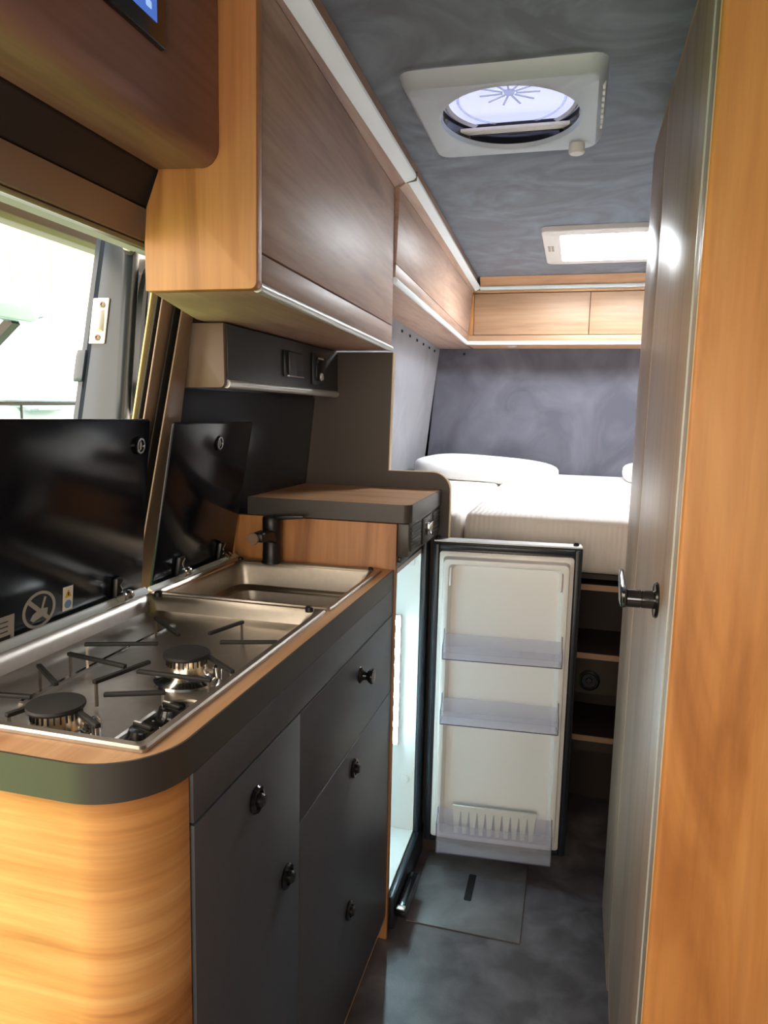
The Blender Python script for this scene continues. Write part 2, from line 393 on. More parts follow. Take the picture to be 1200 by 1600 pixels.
# neighbouring van: body side, windows, mirror
car = thing('parked_van', (-3.0, 3.6, GZ), 'pale blue white van parked outside, its wing mirror above the glass lid', 'van')
m = MB()
prof = [(1.9, .0), (1.95, .75), (2.2, 1.05), (2.75, 1.22), (4.9, 1.27), (4.9, -.25), (2.0, -.25)]
m.prism(prof, 'x', -3.9, -2.6).build('body', 'car_paint', car, bevel=.03)
m = MB()
m.loft([[(-2.63-.0, 2.80, 1.24), (-2.63, 4.85, 1.27), (-3.87, 4.85, 1.27), (-3.87, 2.80, 1.24)],
        [(-2.74, 3.30, 1.72), (-2.74, 4.85, 1.78), (-3.76, 4.85, 1.78), (-3.76, 3.30, 1.72)]]).build('greenhouse', 'car_glass', car, bevel=.03)
m = MB().loft([[(-2.72, 3.22, 1.68), (-2.72, 4.9, 1.76), (-3.78, 4.9, 1.76), (-3.78, 3.22, 1.68)], [(-2.78, 3.4, 1.80), (-2.78, 4.9, 1.86), (-3.72, 4.9, 1.86), (-3.72, 3.4, 1.80)]])
m.build('roof', 'car_paint', car, bevel=.03)
for y0, y1, z0, z1 in ((2.93, 2.94, .2, 1.235), (2.72, 2.73, .2, 1.21)):
    MB().box(-2.602, -2.596, y0, y1, z0, z1).build('door_gap', 'rubber', car)
MB().tube([(-2.585, 2.98, 1.205), (-2.565, 3.0, 1.21), (-2.565, 3.16, 1.215), (-2.585, 3.18, 1.215)], .012).build('door_handle', 'car_paint', car)
MB().loft([[(-2.60, y, 1.218+(y-2.6)*.03), (-2.592, y, 1.218+(y-2.6)*.03), (-2.592, y, 1.226+(y-2.6)*.03), (-2.60, y, 1.226+(y-2.6)*.03)] for y in (2.6, 4.8)]).build('belt_line', 'rubber', car)
mm = MB().loft([[(-2.50, y, 1.60+a), (-2.42, y, 1.60+a), (-2.40, y, 1.66), (-2.42, y, 1.72-a), (-2.50, y, 1.74-a), (-2.53, y, 1.66)] for y, a in ((2.50, .03), (2.56, 0), (2.82, 0), (2.85, .01))]).build('wing_mirror', 'car_paint', car, bevel=.006)
MB().prism(rrect(-2.505, -2.425, 1.618, 1.722, .02, 4), 'y', 2.851, 2.872).build('mirror_glass', 'car_glass', mm)
MB().bar((-2.61, 2.78, 1.50), (-2.48, 2.78, 1.605), .05, .04).build('mirror_arm', 'black_plastic', mm)

# ================================================================== KITCHEN
FX = -.366
WT = .885
YK1 = 1.488
# kitchen cabinet
kc = thing('kitchen_cabinet', (-.56, 1.0, 0), 'anthracite kitchen cabinet with a rounded wooden end under the hob', 'cabinet')
r = .078; cx, cy = FX-.004-r, .552+r
outer = [(-.752, .552)] + arc(cx, cy, r, -90, 0, 12)
inner = arc(cx, cy, r-.016, 0, -90, 12) + [(-.752, .568)]
MB().prism(outer+inner, 'z', .03, .844).build('end_panel', 'wood_wavy', kc, label='curved light wood end panel')
MB().box(-.752, -.740, .570, YK1, .03, .844).build('back_panel', 'anthracite', kc, smooth=False)
MB().box(-.738, -.43, .572, YK1, .03, .06).build('plinth', 'shelf_dark', kc, smooth=False)
MB().box(-.738, FX-.020, .640, YK1, .062, .075).build('bottom_board', 'wood_lengthwise', kc, smooth=False)
MB().box(-.738, FX-.02, .93, .945, .076, .844).build('divider', 'anthracite', kc, smooth=False)
MB().box(FX-.018, FX, .632, YK1, .788, .844).build('fascia', 'anthracite', kc, bevel=.0008)
MB().box(FX-.018, FX+.0, .632, YK1, .056, .060).build('lower_edge', 'wood_lengthwise', kc)
def latch(parent, y, z):
    o = MB().lathe([(0, 0), (.017, 0), (.0185, .003), (.0165, .006), (.012, .0065), (.0115, .003), (0, .003)], (FX, y, z), (1, 0, 0), n=22).build('push_latch', 'black_gloss', parent)
    MB().lathe([(0, .002), (.0085, .002), (.009, .010), (.007, .013), (0, .0135)], (FX, y, z), (1, 0, 0), n=18).build('latch_button', 'black_plastic', parent)
    return o
d = MB().box(FX-.018, FX, .633, .9365, .061, .7845).build('door', 'anthracite', kc, bevel=.0008)
latch(d, .783, .734); latch(d, .884, .562)
d = MB().box(FX-.018, FX, .9395, YK1, .6135, .7845).build('drawer', 'anthracite', kc, bevel=.0008)
MB().lathe([(0, 0), (.016, 0), (.014, .003), (.009, .007), (.008, .013), (.013, .019), (.015, .023), (.014, .026), (0, .027)], (FX, 1.243, .734), (1, 0, 0), n=22).build('pull_knob', 'black_gloss', d)
d = MB().box(FX-.018, FX, .9395, YK1, .061, .6105).build('pull_out_front', 'anthracite', kc, bevel=.0008)
latch(d, 1.208, .566); latch(d, 1.191, .288)

# worktop
wt = thing('worktop', (-.56, 1.0, .845), 'light wood kitchen worktop with a dark rounded edge around the hob', 'worktop')
def wt_outline(ins):
    rr = .085-ins; return [(-.750, .545+ins)] + arc(FX-.085, .545+.085, rr, -90, 0, 14) + [(FX-ins, YK1)]
HX0, HX1, HY0, HY1 = -.722, -.400, .594, 1.108
SX0, SX1, SY0, SY1 = -.722, -.400, 1.138, 1.452
# slab in strips round the two cut-outs
m = MB()
o = [p for p in wt_outline(.003)]
m.prism([(-.750, .548), *arc(FX-.085, .63, .082, -90, -40, 8), (HX1, HY0+.004), (HX1, HY0), (-.750, HY0)], 'z', .846, WT)
m.prism([(HX1, HY0+.004), *arc(FX-.085, .63, .082, -40, 0, 8), (FX-.003, YK1), (HX1, YK1)], 'z', .846, WT)
m.box(-.750, HX0, HY0, YK1, .846, WT).box(HX0, HX1, HY1, SY0, .846, WT).box(HX0, HX1, SY1, YK1, .846, WT)
m.build('slab', 'wood_lengthwise', wt, smooth=False)
ol = wt_outline(0); il = wt_outline(.0028)
m = MB().prism(ol+il[::-1], 'z', .845, WT+.0003)
m.build('edge_band', 'edge_dark', wt, label='dark anthracite edge band')

# ---- gas hob
hob = thing('gas_hob', (-.56, .85, WT), 'stainless steel two-burner gas hob with a raised black glass lid', 'hob')
RX0, RX1, RY0, RY1 = -.736, -.391, .583, 1.117
def tray(x0, x1, y0, y1, levels):
    """levels: (inset, z, radius)"""
    return [[(x, y, z) for x, y in rrect(x0+i, x1-i, y0+i, y1-i, max(r, .002), 6)] for i, z, r in levels]
m = MB().loft(tray(RX0, RX1, RY0, RY1, [(.000, WT+.0004, .006), (.000, WT+.004, .006), (.002, WT+.0065, .006), (.010, WT+.0065, .008), (.014, WT+.003, .010), (.017, WT-.004, .014), (.022, WT-.018, .02), (.034, WT-.0262, .03)]), caps='end')
m.build('steel_tray', 'steel', hob)
# inner raised pressing line
MB().bar((-.640, .70, WT-.0245), (-.640, 1.05, WT-.0245), .006, .003).build('pressed_line', 'steel_bright', hob)
def burner(x, y, R):
    Z = WT-.0262
    b = MB().lathe([(0, 0), (R*1.5, 0), (R*1.45, .003), (R*1.1, .006), (R*.95, .010), (0, .010)], (x, y, Z), n=30).build('burner', 'steel_bright', hob)
    MB().lathe([(0, .010), (R*.90, .010), (R*.95, .013), (R*.88, .016), (R*.85, .033), (0, .033)], (x, y, Z), n=30).build('burner_ring', 'burner_brass', b)
    m = MB()
    for k in range(26):
        a = 2*math.pi*k/26
        m.bar((x+R*.86*math.cos(a), y+R*.86*math.sin(a), Z+.024), (x+R*.86*math.cos(a), y+R*.86*math.sin(a), Z+.0335), .0013, .003, up=(math.cos(a), math.sin(a), 0))
    m.build('flame_slots', 'black_plastic', b)
    MB().lathe([(0, .0335), (R*1.0, .0335), (R*1.04, .0360), (R*1.02, .0390), (R*.5, .0405), (0, .041)], (x, y, Z), n=30).build('burner_cap', 'cast_iron', b)
    MB().lathe([(0, 0), (.006, 0), (.006, .018), (.003, .022), (0, .022)], (x+R*1.25, y+R*.5, Z), n=12).build('igniter', 'steel_bright', b)
burner(-.489, .832, .030); burner(-.536, .637, .030)
arms = [((-.631, .98), (-.55, .914)), ((-.511, .934), (-.491, 1.006)), ((-.477, .903), (-.40, .93)), ((-.65, .834), (-.556, .869)), ((-.645, .794), (-.544, .775)),
        ((-.547, .716), (-.525, .80)), ((-.52, .765), (-.417, .766)), ((-.465, .844), (-.405, .80)), ((-.65, .744), (-.585, .697)), ((-.64, .648), (-.585, .656)),
        ((-.574, .606), (-.565, .632)), ((-.512, .687), (-.449, .715)), ((-.508, .637), (-.465, .613))]
for (a, b) in arms:
    ca = Vector((-.497, .822)); cb = Vector((-.545, .628))
    A, B = Vector(a), Vector(b); mid = (A+B)/2
    c = ca if (mid-ca).length < (mid-cb).length else cb
    far, near = (A, B) if (A-c).length > (B-c).length else (B, A)
    z = WT+.006
    m = MB().bar((far.x, far.y, z), (near.x, near.y, z), 0.0062, .005)
    dd = (far-near).normalized()
    ps = m.build('pan_support', 'cast_iron', hob, bevel=.001)
    MB().bar((far.x-dd.x*.003, far.y-dd.y*.003, z-.0026), (far.x-dd.x*.003, far.y-dd.y*.003, WT-.0255), .003, .003, up=(dd.x, dd.y, 0)).build('support_foot', 'steel', ps)
# control well with two knobs
m = MB(); cw = []
def slotpts(w, l, z, c=(-.4345, .678)):
    ang = math.radians(90+0); pts = rrect(-w, w, -l, l, w*.92, 8)
    return [(c[0]+x, c[1]+y, z) for x, y in pts]
m.loft([slotpts(.0290, .077, WT-.0258), slotpts(.0290, .077, WT-.018), slotpts(.027, .075, WT-.016), slotpts(.0245, .0725, WT-.018), slotpts(.0245, .0725, WT-.0255)], caps=False)
m.build('control_surround', 'steel', hob)
cwl = MB().loft([slotpts(.0243, .0722, WT-.0258), slotpts(.0243, .0722, WT-.0235)]).build('control_well', 'black_gloss', hob)
for ky in (.648, .706):
    kb = MB().lathe([(0, 0), (.0205, 0), (.0200, .006), (.017, .012), (.015, .017), (0, .018)], (-.4345, ky, WT-.0234), n=26).build('control_knob', 'black_gloss', hob)
    MB().bar((-.4345-.013, ky+.003, WT-.0042), (-.4345+.013, ky-.003, WT-.0042), .006, .004).build('knob_ridge', 'black_plastic', kb, bevel=.001)
    MB().bar((-.4345-.013, ky+.0030, WT-.0018), (-.4345-.003, ky+.0008, WT-.0018), .0022, .0006).build('pointer_mark', 'white_plastic', kb)
    for a in (200, 230, 260, 290):
        MB().lathe([(0, 0), (.0014, 0), (.0014, .0006), (0, .0006)], (-.4345+.0222*math.cos(math.radians(a)), ky+.0222*math.sin(math.radians(a)), WT-.0234), n=8).build('dial_dot', 'white_plastic', kb)
for rx, ry in ((-.413, 1.094), (-.70, 1.098)):
    MB().lathe([(0, 0), (.007, 0), (.007, .008), (.004, .010), (0, .010)], (rx, ry, WT+.0066), n=14).build('lid_buffer', 'black_plastic', hob)
# glass lid and hinges
def lid_x(z, top): return -.7465 + (top+.7465)*(z-.893)/.31
def lid(parent, y0, y1, z0, z1, top, shear=0):
    m = MB(); secs = []
    for o_ in (0, -.005):
        pts = rrect(y0, y1, z0, z1, .006, 4)
        secs.append([(lid_x(z, top)+o_, y+shear*(z-z0), z) for y, z in pts])
    return m.loft(secs).build('glass_lid', 'black_glass', parent, bevel=.0008)
HT, ST = -.721, -.698
gl = lid(hob, .560, 1.117, .893, 1.2035, HT)
def rosette(parent, y, z, top, shear=0):
    x = lid_x(z, top)+.0002
    MB().lathe([(.0092, 0), (.0155, 0), (.0155, .0025), (.0135, .004), (.0105, .004), (.0092, .0015)], (x, y, z), (1, 0, -.08), n=24, sq=(.85, 1)).build('lid_ring', 'black_gloss', parent)
    MB().lathe([(0, 0), (.004, 0), (.004, .003), (0, .004)], (x, y, z), (1, 0, -.08), n=12, sq=(.6, 1.8)).build('lid_pin', 'steel', parent)
rosette(gl, 1.088, 1.158, HT)
def on_lid(pts, top, off):
    return [(lid_x(z, top)+off, y, z) for y, z in pts]
def patch(pts, name, mat, top, parent, o0=.0002, o1=.0008):
    return MB().loft([on_lid(pts, top, o0), on_lid(pts, top, o1)]).build(name, mat, parent, smooth=False)
# round no-pans sign
cyc, czc = .857, .9265
ring = MB()
ro = [(cyc+.0335*math.cos(t), czc+.0275*math.sin(t)) for t in [2*math.pi*k/40 for k in range(40)]]
ri = [(cyc+.0285*math.cos(t), czc+.0232*math.sin(t)) for t in [2*math.pi*k/40 for k in range(40)]]
ring.loft([on_lid(ro, HT, .0002), on_lid(ro, HT, .0009), on_lid(ri, HT, .0009), on_lid(ri, HT, .0002)], caps=False)
sg = ring.build('prohibition_sign', 'sticker_grey', gl)
def seg(p, q, w):
    dx_, dz_ = q[0]-p[0], q[1]-p[1]; l = math.hypot(dx_, dz_); nx, nz = -dz_/l*w/2, dx_/l*w/2
    return [(p[0]+nx, p[1]+nz), (q[0]+nx, q[1]+nz), (q[0]-nx, q[1]-nz), (p[0]-nx, p[1]-nz)]
patch(seg((cyc-.024, czc+.018), (cyc+.021, czc-.019), .0065), 'slash_bar', 'sticker_grey', HT, sg)
patch(seg((cyc+.012, czc+.017), (cyc+.004, czc-.004), .004), 'pan_handle', 'sticker_grey', HT, sg, .0002, .0007)
patch([(cyc-.018, czc-.012), (cyc-.012, czc-.016), (cyc+.016, czc-.010), (cyc+.018, czc-.001), (cyc+.002, czc+.001), (cyc-.013, czc-.005)], 'pan_shape', 'sticker_grey', HT, sg, .0002, .0006)
# warning sticker
wsx, wsz = .918, .9285
st = patch([(wsx-.011, wsz-.019), (wsx+.011, wsz-.019), (wsx+.011, wsz+.019), (wsx-.011, wsz+.019)], 'warning_sticker', 'sticker_white', HT, gl)
patch([(wsx-.008, wsz+.002), (wsx+.008, wsz+.002), (wsx, wsz+.015)], 'warning_triangle', 'sticker_yellow', HT, st, .0009, .0013)
patch([(wsx+.0075*math.cos(t), wsz-.009+.0066*math.sin(t)) for t in [2*math.pi*k/20 for k in range(20)]], 'mandatory_disc', 'sticker_blue', HT, st, .0009, .0013)
patch([(wsx-.0012, wsz+.0045), (wsx+.0012, wsz+.0045), (wsx+.0012, wsz+.010), (wsx-.0012, wsz+.010)], 'warning_mark', 'sticker_black', HT, st, .0014, .0017)
# data plate
dp = patch([(.752, .897), (.808, .897), (.808, .934), (.752, .934)], 'data_plate', 'sticker_grey', HT, gl)
patch([(.756, .899), (.801, .899), (.801, .9055), (.756, .9055)], 'plate_print', 'sticker_black', HT, dp, .0009, .0012)
for k in range(3):
    patch([(.772, .911+k*.007), (.796, .911+k*.007), (.796, .9125+k*.007), (.772, .9125+k*.007)], 'plate_line', 'sticker_black', HT, dp, .0009, .0012)
def hinge(parent, y, top):
    h = MB().loft([[(lid_x(z, top)+.0005, y-.011, z), (lid_x(z, top)+.0005, y+.011, z), (lid_x(z, top)+.009, y+.009, z), (lid_x(z, top)+.009, y-.009, z)] for z in (.898, .905, .935)]).build('lid_hinge', 'black_plastic', parent, bevel=.002)
    m = MB()
    for s_ in (-.009, .009):
        m.lathe([(0, -.004), (.0085, -.004), (.0095, 0), (.0085, .004), (0, .004)], (-.726, y+s_, .9045), (0, 1, 0), n=16)
    m.bar((-.726, y-.009, .9045), (-.726, y+.009, .9045), .006, .006)
    m.build('hinge_barrel', 'steel_bright', h)
    m = MB().tube([(lid_x(.91+.004*k, top)+.0105, y+.004*math.sin(k*1.3), .908+.0038*k) for k in range(7)], .0014, 8)
    m.build('hinge_spring', 'steel_bright', h)
hinge(hob, 1.04, HT); hinge(hob, .66, HT)
for nm, y0, y1, x, z, rr_ in (('hinge_rail', .560, 1.116, -.7425, .8935, .005),):
    MB().loft([[(-.7490, y, .8918), (-.7290, y, .8918), (-.7290, y, .8935), (-.7330, y, .8960), (-.7380, y, .9010), (-.7415, y, .9015), (-.7420, y, .8935)] for y in (y0, y1)]).build(nm, 'aluminium', hob, label='pale aluminium hinge rail')

# ---- sink
sink = thing('kitchen_sink', (-.56, 1.29, WT), 'stainless steel sink with a raised black glass lid beside the tap', 'sink')
QX0, QX1, QY0, QY1 = -.736, -.388, 1.1275, 1.4655
m = MB().loft(tray(QX0, QX1, QY0, QY1, [(.000, WT+.0004, .006), (.000, WT+.003, .006), (.002, WT+.0055, .006), (.009, WT+.0055, .012), (.013, WT+.001, .016), (.0155, WT-.010, .024), (.021, WT-.048, .03), (.026, WT-.052, .032), (.036, WT-.053, .034), (.040, WT-.057, .034), (.048, WT-.118, .045), (.07, WT-.128, .05)]), caps='end')
m.build('steel_bowl', 'steel', sink)
MB().lathe([(0, 0), (.03, 0), (.032, .001), (.026, .002), (.02, -.002), (0, -.003)], (-.56, 1.3, WT-.1278), n=24).build('drain', 'steel_bright', sink)
for rx, ry in ((-.408, 1.448), (-.712, 1.449)):
    MB().lathe([(0, 0), (.0055, 0), (.0055, .004), (.003, .006), (0, .006)], (rx, ry, WT+.0056), n=12).build('lid_buffer', 'black_plastic', sink)
gl2 = lid(sink, 1.150, 1.476, .893, 1.1985, ST, .03)
rosette(gl2, 1.338, 1.155, ST)
hinge(sink, 1.236, ST); hinge(sink, 1.405, ST)
MB().loft([[(-.7490, y, .8908), (-.7310, y, .8908), (-.7310, y, .8925), (-.7350, y, .8945), (-.7385, y, .8975), (-.7405, y, .8975), (-.7410, y, .8925)] for y in (1.128, 1.478)]).build('hinge_rail', 'aluminium', sink, label='pale aluminium hinge rail')

# ---- tap
tap = thing('mixer_tap', (-.642, 1.470, WT), 'matt black mixer tap against the wood panel behind the sink', 'tap')
tx, ty = -.642, 1.462
MB().lathe([(0, .001), (.0235, .001), (.0235, .005), (.0215, .008), (.0205, .05), (.0215, .085), (.0215, .102), (.019, .106), (0, .106)], (tx, ty, WT), n=26).build('tap_body', 'black_plastic', tap)
MB().loft([[(tx-w_, y, z-h_), (tx+w_, y, z-h_), (tx+w_*.9, y, z+h_), (tx-w_*.9, y, z+h_)] for y, z, w_, h_ in ((ty, WT+.058, .017, .014), (ty-.04, WT+.068, .016, .012), (ty-.08, WT+.070, .015, .010))]).build('spout', 'black_plastic', tap, bevel=.005, seg=3)
MB().lathe([(0, 0), (.0125, 0), (.0135, .003), (.012, .006), (0, .006)], (tx-.008, ty-.080, WT+.068), (0, -1, -.15), n=20).build('spray_head', 'trim_brown', tap)
MB().loft([[(tx+a, ty-.012, WT+.098+b), (tx+a, ty+.012-a*.12, WT+.098+b), (tx+a, ty+.012-a*.12, WT+.1075+c), (tx+a, ty-.012, WT+.1075+c)] for a, b, c in ((.006, .001, .001), (.03, .003, .003), (.078, .008, .006))]).build('lever', 'black_plastic', tap, bevel=.002)

# ================================================================== FRIDGE HOUSING
hs = thing('side_panel', (-.56, 1.5, 0), 'light wood upright panel between the sink and the refrigerator', 'panel')
pts = [(-.752, .0), (FX+.003, .0), (FX+.003, .986), (-.752, .986)]
MB().prism(pts, 'y', 1.4895, 1.5045).build('board', 'wood_vertical', hs, bevel=.0008)
rw = thing('raised_worktop', (-.53, 1.68, .988), 'light wood raised worktop with a dark edge above the refrigerator', 'worktop')
def rwo(i, r): return [(-.716, 1.493+i)] + arc(-.333-r, 1.493+r, r-i, -90, 0, 8) + [(-.333-i, 1.857), (-.716, 1.857)]
MB().prism(rwo(.003, .022), 'z', .989, 1.0275).build('slab', 'wood_crosswise', rw, smooth=False)
a_ = rwo(0, .022)[:-1]; b_ = rwo(.0028, .022)[:-1]
m = MB().prism(a_+b_[::-1], 'z', .988, 1.0278)
m.build('edge_band', 'edge_dark', rw, label='dark anthracite edge band')

fr = thing('refrigerator', (-.53, 1.68, 0), 'open slim refrigerator with white interior and its door swung into the aisle', 'refrigerator')
# body: five walls, dark outside
m = MB()
m.box(-.715, FX-.003, 1.507, 1.521, .06, .905).box(-.715, FX-.003, 1.800, 1.855, .06, .905).box(-.715, FX-.003, 1.521, 1.800, .880, .905)
m.box(-.715, FX-.003, 1.521, 1.800, .06, .085).box(-.715, -.700, 1.521, 1.800, .085, .880)
m.build('body', 'fridge_shell', fr, smooth=False)
m = MB()
IX0, IX1, IY0, IY1, IZ0, IZ1 = -.690, FX-.003, 1.5285, 1.787, .098, .868
m.box(IX0, IX1, 1.522, IY0, .086, .879).box(IX0, IX1, IY1, 1.799, .086, .879).box(IX0, IX1, IY0, IY1, IZ1, .879).box(IX0, IX1, IY0, IY1, .086, IZ0).box(-.699, IX0, 1.522, 1.799, .086, .879)
ln = m.build('inner_liner', 'liner_white', fr, smooth=False, label='white interior lining')
for z in (.842, .245):
    MB().lathe([(.0, 0), (.011, 0), (.011, .0025), (.009, .003), (0, .0028)], (-.395, IY1, z), (0, -1, 0), n=18).build('screw_cap', 'liner_white', ln)
# door frame / gasket seat on the hinge side and base
MB().box(FX-.002, FX+.012, 1.786, 1.840, .062, .905).build('hinge_frame', 'gasket', fr, bevel=.004)
MB().box(FX-.002, FX+.010, 1.507, 1.785, .896, .910).build('top_frame', 'gasket', fr, bevel=.003)
MB().box(FX-.002, FX+.016, 1.506, 1.84, .012, .096).build('base_frame', 'gasket', fr, bevel=.006)
bl_ = MB().box(FX+.017, FX+.044, 1.506, 1.66, .050, .064).build('door_latch', 'black_gloss', fr, bevel=.003)
MB().box(FX+.020, FX+.041, 1.508, 1.524, .0645, .070).build('latch_hook', 'steel', bl_, bevel=.002)
MB().box(FX+.024, FX+.030, 1.640, 1.656, .0645, .067).build('latch_slot', 'rubber', bl_)
MB().box(-.70, FX-.002, 1.507, 1.855, .001, .058).build('base_plinth', 'fridge_shell', fr, smooth=False)
# light bar
lb = MB().box(-.438, -.416, IY1-.008, IY1-.0002, .34, .70).build('light_bar', 'white_plastic', ln)
for k in range(9):
    MB().lathe([(0, 0), (.0075, 0), (.006, .004), (0, .006)], (-.427, IY1-.0082, .36+.04*k), (0, -1, 0), n=12).build('led', 'led', ln)
# louvre panel over the opening
gr = MB().box(-.362, -.338, 1.4955, 1.853, .913, .986).build('louvre_panel', 'edge_dark', fr, bevel=.001)
for k in range(6):
    z = .923 + k*.0095
    for y0, y1 in ((1.515, 1.610), (1.755, 1.845)):
        MB().box(-.3385, -.3345, y0, y1, z, z+.0052).build('louvre', 'black_plastic', gr)
        MB().loft([[(-.338, y, z+.0052), (-.333, y, z+.0068), (-.333, y, z+.0085), (-.338, y, z+.0085)] for y in (y0, y1)]).build('louvre_blade', 'edge_dark', gr)
m = MB().box(-.3375, -.332, 1.635, 1.735, .918, .980)
m.build('catch_plate', 'edge_dark', gr, bevel=.001)
MB().box(-.3315, -.322, 1.655, 1.705, .938, .968).build('catch', 'steel_bright', gr, bevel=.003)
# ---- swung door, hinged at the far front corner
DA = math.atan2(.030, .375)
DM = Matrix.Translation((-.345, 1.818, 0)) @ Matrix.Rotation(DA, 4, 'Z')
DW = .381; DZ0, DZ1 = .060, .896
m = MB().box(0, DW, .000, .044, DZ0, DZ1).xf(DM)
dr = m.build('door', 'fridge_shell', fr, bevel=.004, label='open refrigerator door seen from inside')
m = MB().box(.004, DW-.002, -.001, .046, DZ1+.0002, DZ1+.004).xf(DM); m.build('door_cap', 'aluminium', dr)
for xx in (.012, DW-.016):
    MB().lathe([(0, 0), (.007, 0), (.007, .004), (.004, .008), (0, .008)], DM @ Vector((xx, .02, DZ1+.0042)), n=14).build('hinge_pin', 'black_plastic', dr)
def ringbox(m, x0, x1, z0, z1, w_, y0, y1):
    return m.box(x0, x0+w_, y0, y1, z0, z1).box(x1-w_, x1, y0, y1, z0, z1).box(x0+w_, x1-w_, y0, y1, z0, z0+w_).box(x0+w_, x1-w_, y0, y1, z1-w_, z1)
m = MB(); ringbox(m, .006, DW-.006, DZ0+.004, DZ1-.004, .013, -.010, -.0005); m.xf(DM).build('door_gasket', 'gasket', dr, bevel=.003)
LX0, LX1, LZ0, LZ1 = .021, DW-.021, .082, .874
def dsec(y, x0, x1, z0, z1, r): return [(x, y, z) for x, z in rrect(x0, x1, z0, z1, r, 5)]
m = MB().loft([dsec(-.0005, LX0, LX1, LZ0, LZ1, .008), dsec(-.014, LX0, LX1, LZ0, LZ1, .008), dsec(-.017, LX0+.004, LX1-.004, LZ0+.004, LZ1-.004, .008),
               dsec(-.017, LX0+.010, LX1-.010, LZ0+.012, LZ1-.012, .010), dsec(-.040, LX0+.013, LX1-.013, LZ0+.014, LZ1-.016, .012), dsec(-.042, LX0+.020, LX1-.020, LZ0+.020, LZ1-.022, .012),
               dsec(-.040, LX0+.026, LX1-.026, LZ0+.026, LZ1-.028, .012), dsec(-.012, LX0+.034, LX1-.034, LZ0+.034, LZ1-.036, .016)]).xf(DM)
m.build('door_liner', 'liner_white', dr)
for x0, x1 in ((LX0+.029, LX0+.034), (LX1-.034, LX1-.029)):
    MB().box(x0, x1, -.044, -.013, .79, .838).xf(DM).build('liner_rib', 'liner_white', dr, bevel=.002)
def shelf(zb, zt, zs):
    X0, X1 = LX0+.022, LX1-.022; yf, yb = -.088, -.040; th = .0025
    m = MB()
    m.box(X0, X1, yf, yf+th, zb, zt)                                   # front
    m.box(X0, X1, yf+th, yb, zb, zb+th)                                # base
    for xa, xb in ((X0, X0+th), (X1-th, X1)):                          # rising sides
        m.prism([(yf+th, zb+th), (yb, zb+th), (yb, zs+.004), (yb-.014, zs+.004), (yb-.018, zt+.012), (yf+th, zt)], 'x', xa, xb)
    m.box(X0+th, X1-th, yb-th, yb, zb+th, zt+.018)
    s = m.xf(DM).build('door_shelf', 'clear_plastic', dr, smooth=False, label='clear plastic door shelf')
    m = MB()
    q = .0012
    m.bar((X0, yf, zb), (X1, yf, zb), q*1.6, q*1.6).bar((X0, yf, zb), (X0, yf, zt), q*1.6, q*1.6, up=(1, 0, 0)).bar((X1, yf, zb), (X1, yf, zt), q*1.6, q*1.6, up=(1, 0, 0))
    m.bar((X1, yf, zt), (X1, yb-.018, zt+.012), q*1.4, q*1.4).bar((X1, yb-.018, zt+.012), (X1, yb-.014, zs+.004), q*1.6, q*1.6, up=(1, 0, 0))
    m.bar((X0, yf, zt), (X0, yb-.018, zt+.012), q*1.4, q*1.4).bar((X0, yb-.018, zt+.012), (X0, yb-.014, zs+.004), q*1.6, q*1.6, up=(1, 0, 0))
    m.xf(DM).build('shelf_edge', 'shelf_edge_tint', dr)
plain('shelf_edge_tint', srgb(84, 82, 104), .2)
shelf(.610, .645, .676); shelf(.437, .472, .503); shelf(.082, .162, .186)
m = MB(); x0, x1 = LX0+.060, LX1-.062; n = 10; wdt = (x1-x0)/n
m.box(x0, x1, -.050, -.044, .182, .197)
for k in range(n):
    xa = x0+k*wdt
    m.prism([(xa+.006, .120), (xa+wdt-.006, .120), (xa+wdt-.001, .182), (xa+.001, .182)], 'y', -.050, -.044)
m.xf(DM).build('bottle_comb', 'white_plastic', dr, smooth=False, label='white bottle comb')

# ================================================================== PARTITION
pt = thing('partition', (-.53, 1.87, 0), 'dark brown partition between the kitchen and the bed with a rounded step', 'partition')
pts = [(-.716, .0), (-.312, .0)] + arc(-.360, 1.024, .048, 0, 90, 10) + [(-.4805, 1.072), (-.4755, 1.383), (-.690, 1.383), (-.716, 1.03)]
MB().prism(pts, 'y', 1.860, 1.878).build('board', 'partition_brown', pt)
edge = pts[1:-2]
def offset(pl, d):
    out = []
    for i, p in enumerate(pl):
        a = Vector(pl[max(i-1, 0)]); b = Vector(pl[min(i+1, len(pl)-1)]); t = (b-a)
        nrm = Vector((t.y, -t.x)).normalized(); out.append((p[0]+nrm.x*d, p[1]+nrm.y*d))
    return out
eo = offset(edge, .0022); m = MB().prism(edge+eo[::-1], 'y', 1.8603, 1.8782)
m.build('edge_band', 'edge_pale', pt, label='pale wood edge band')

# ================================================================== OVERHEAD CABINETS (LEFT)
def ofx(y): return -.436 - .0467*(y-.94)
def strip_x(y):
    if y < 1.868: return -.412 - .0175*(y-1.07)
    return -.426 - .0284*(y-1.868)
OZ0 = 1.386
oc = thing('overhead_cabinet', (-.55, 1.4, OZ0), 'long wooden overhead cabinet above the hob and sink', 'cabinet')
pe = [(-.601, OZ0), (-.601, 1.452), (-.597, 1.500), (-.578, 1.546), (-.570, CEIL-.002), (-.430, CEIL-.002)] + arc(-.430-.010, OZ0+.010, .010, 0, -90, 6)
MB().prism(pe, 'y', .926, .944).build('end_panel', 'wood_vertical', oc, bevel=.0015)
def seclong(name, mat, f, y0, y1, parent, n=2, bevel=.0008, label=None, smooth=True):
    ys = [y0 + (y1-y0)*k/(n-1) for k in range(n)]
    return MB().loft([[(x, y, z) for x, z in f(y)] for y in ys]).build(name, mat, parent, bevel=bevel, label=label, smooth=smooth)
def under_x(y): return -.602 - (.690-.602)*min(1, (y-.946)/.28)
Y0, Y1 = .946, 1.858
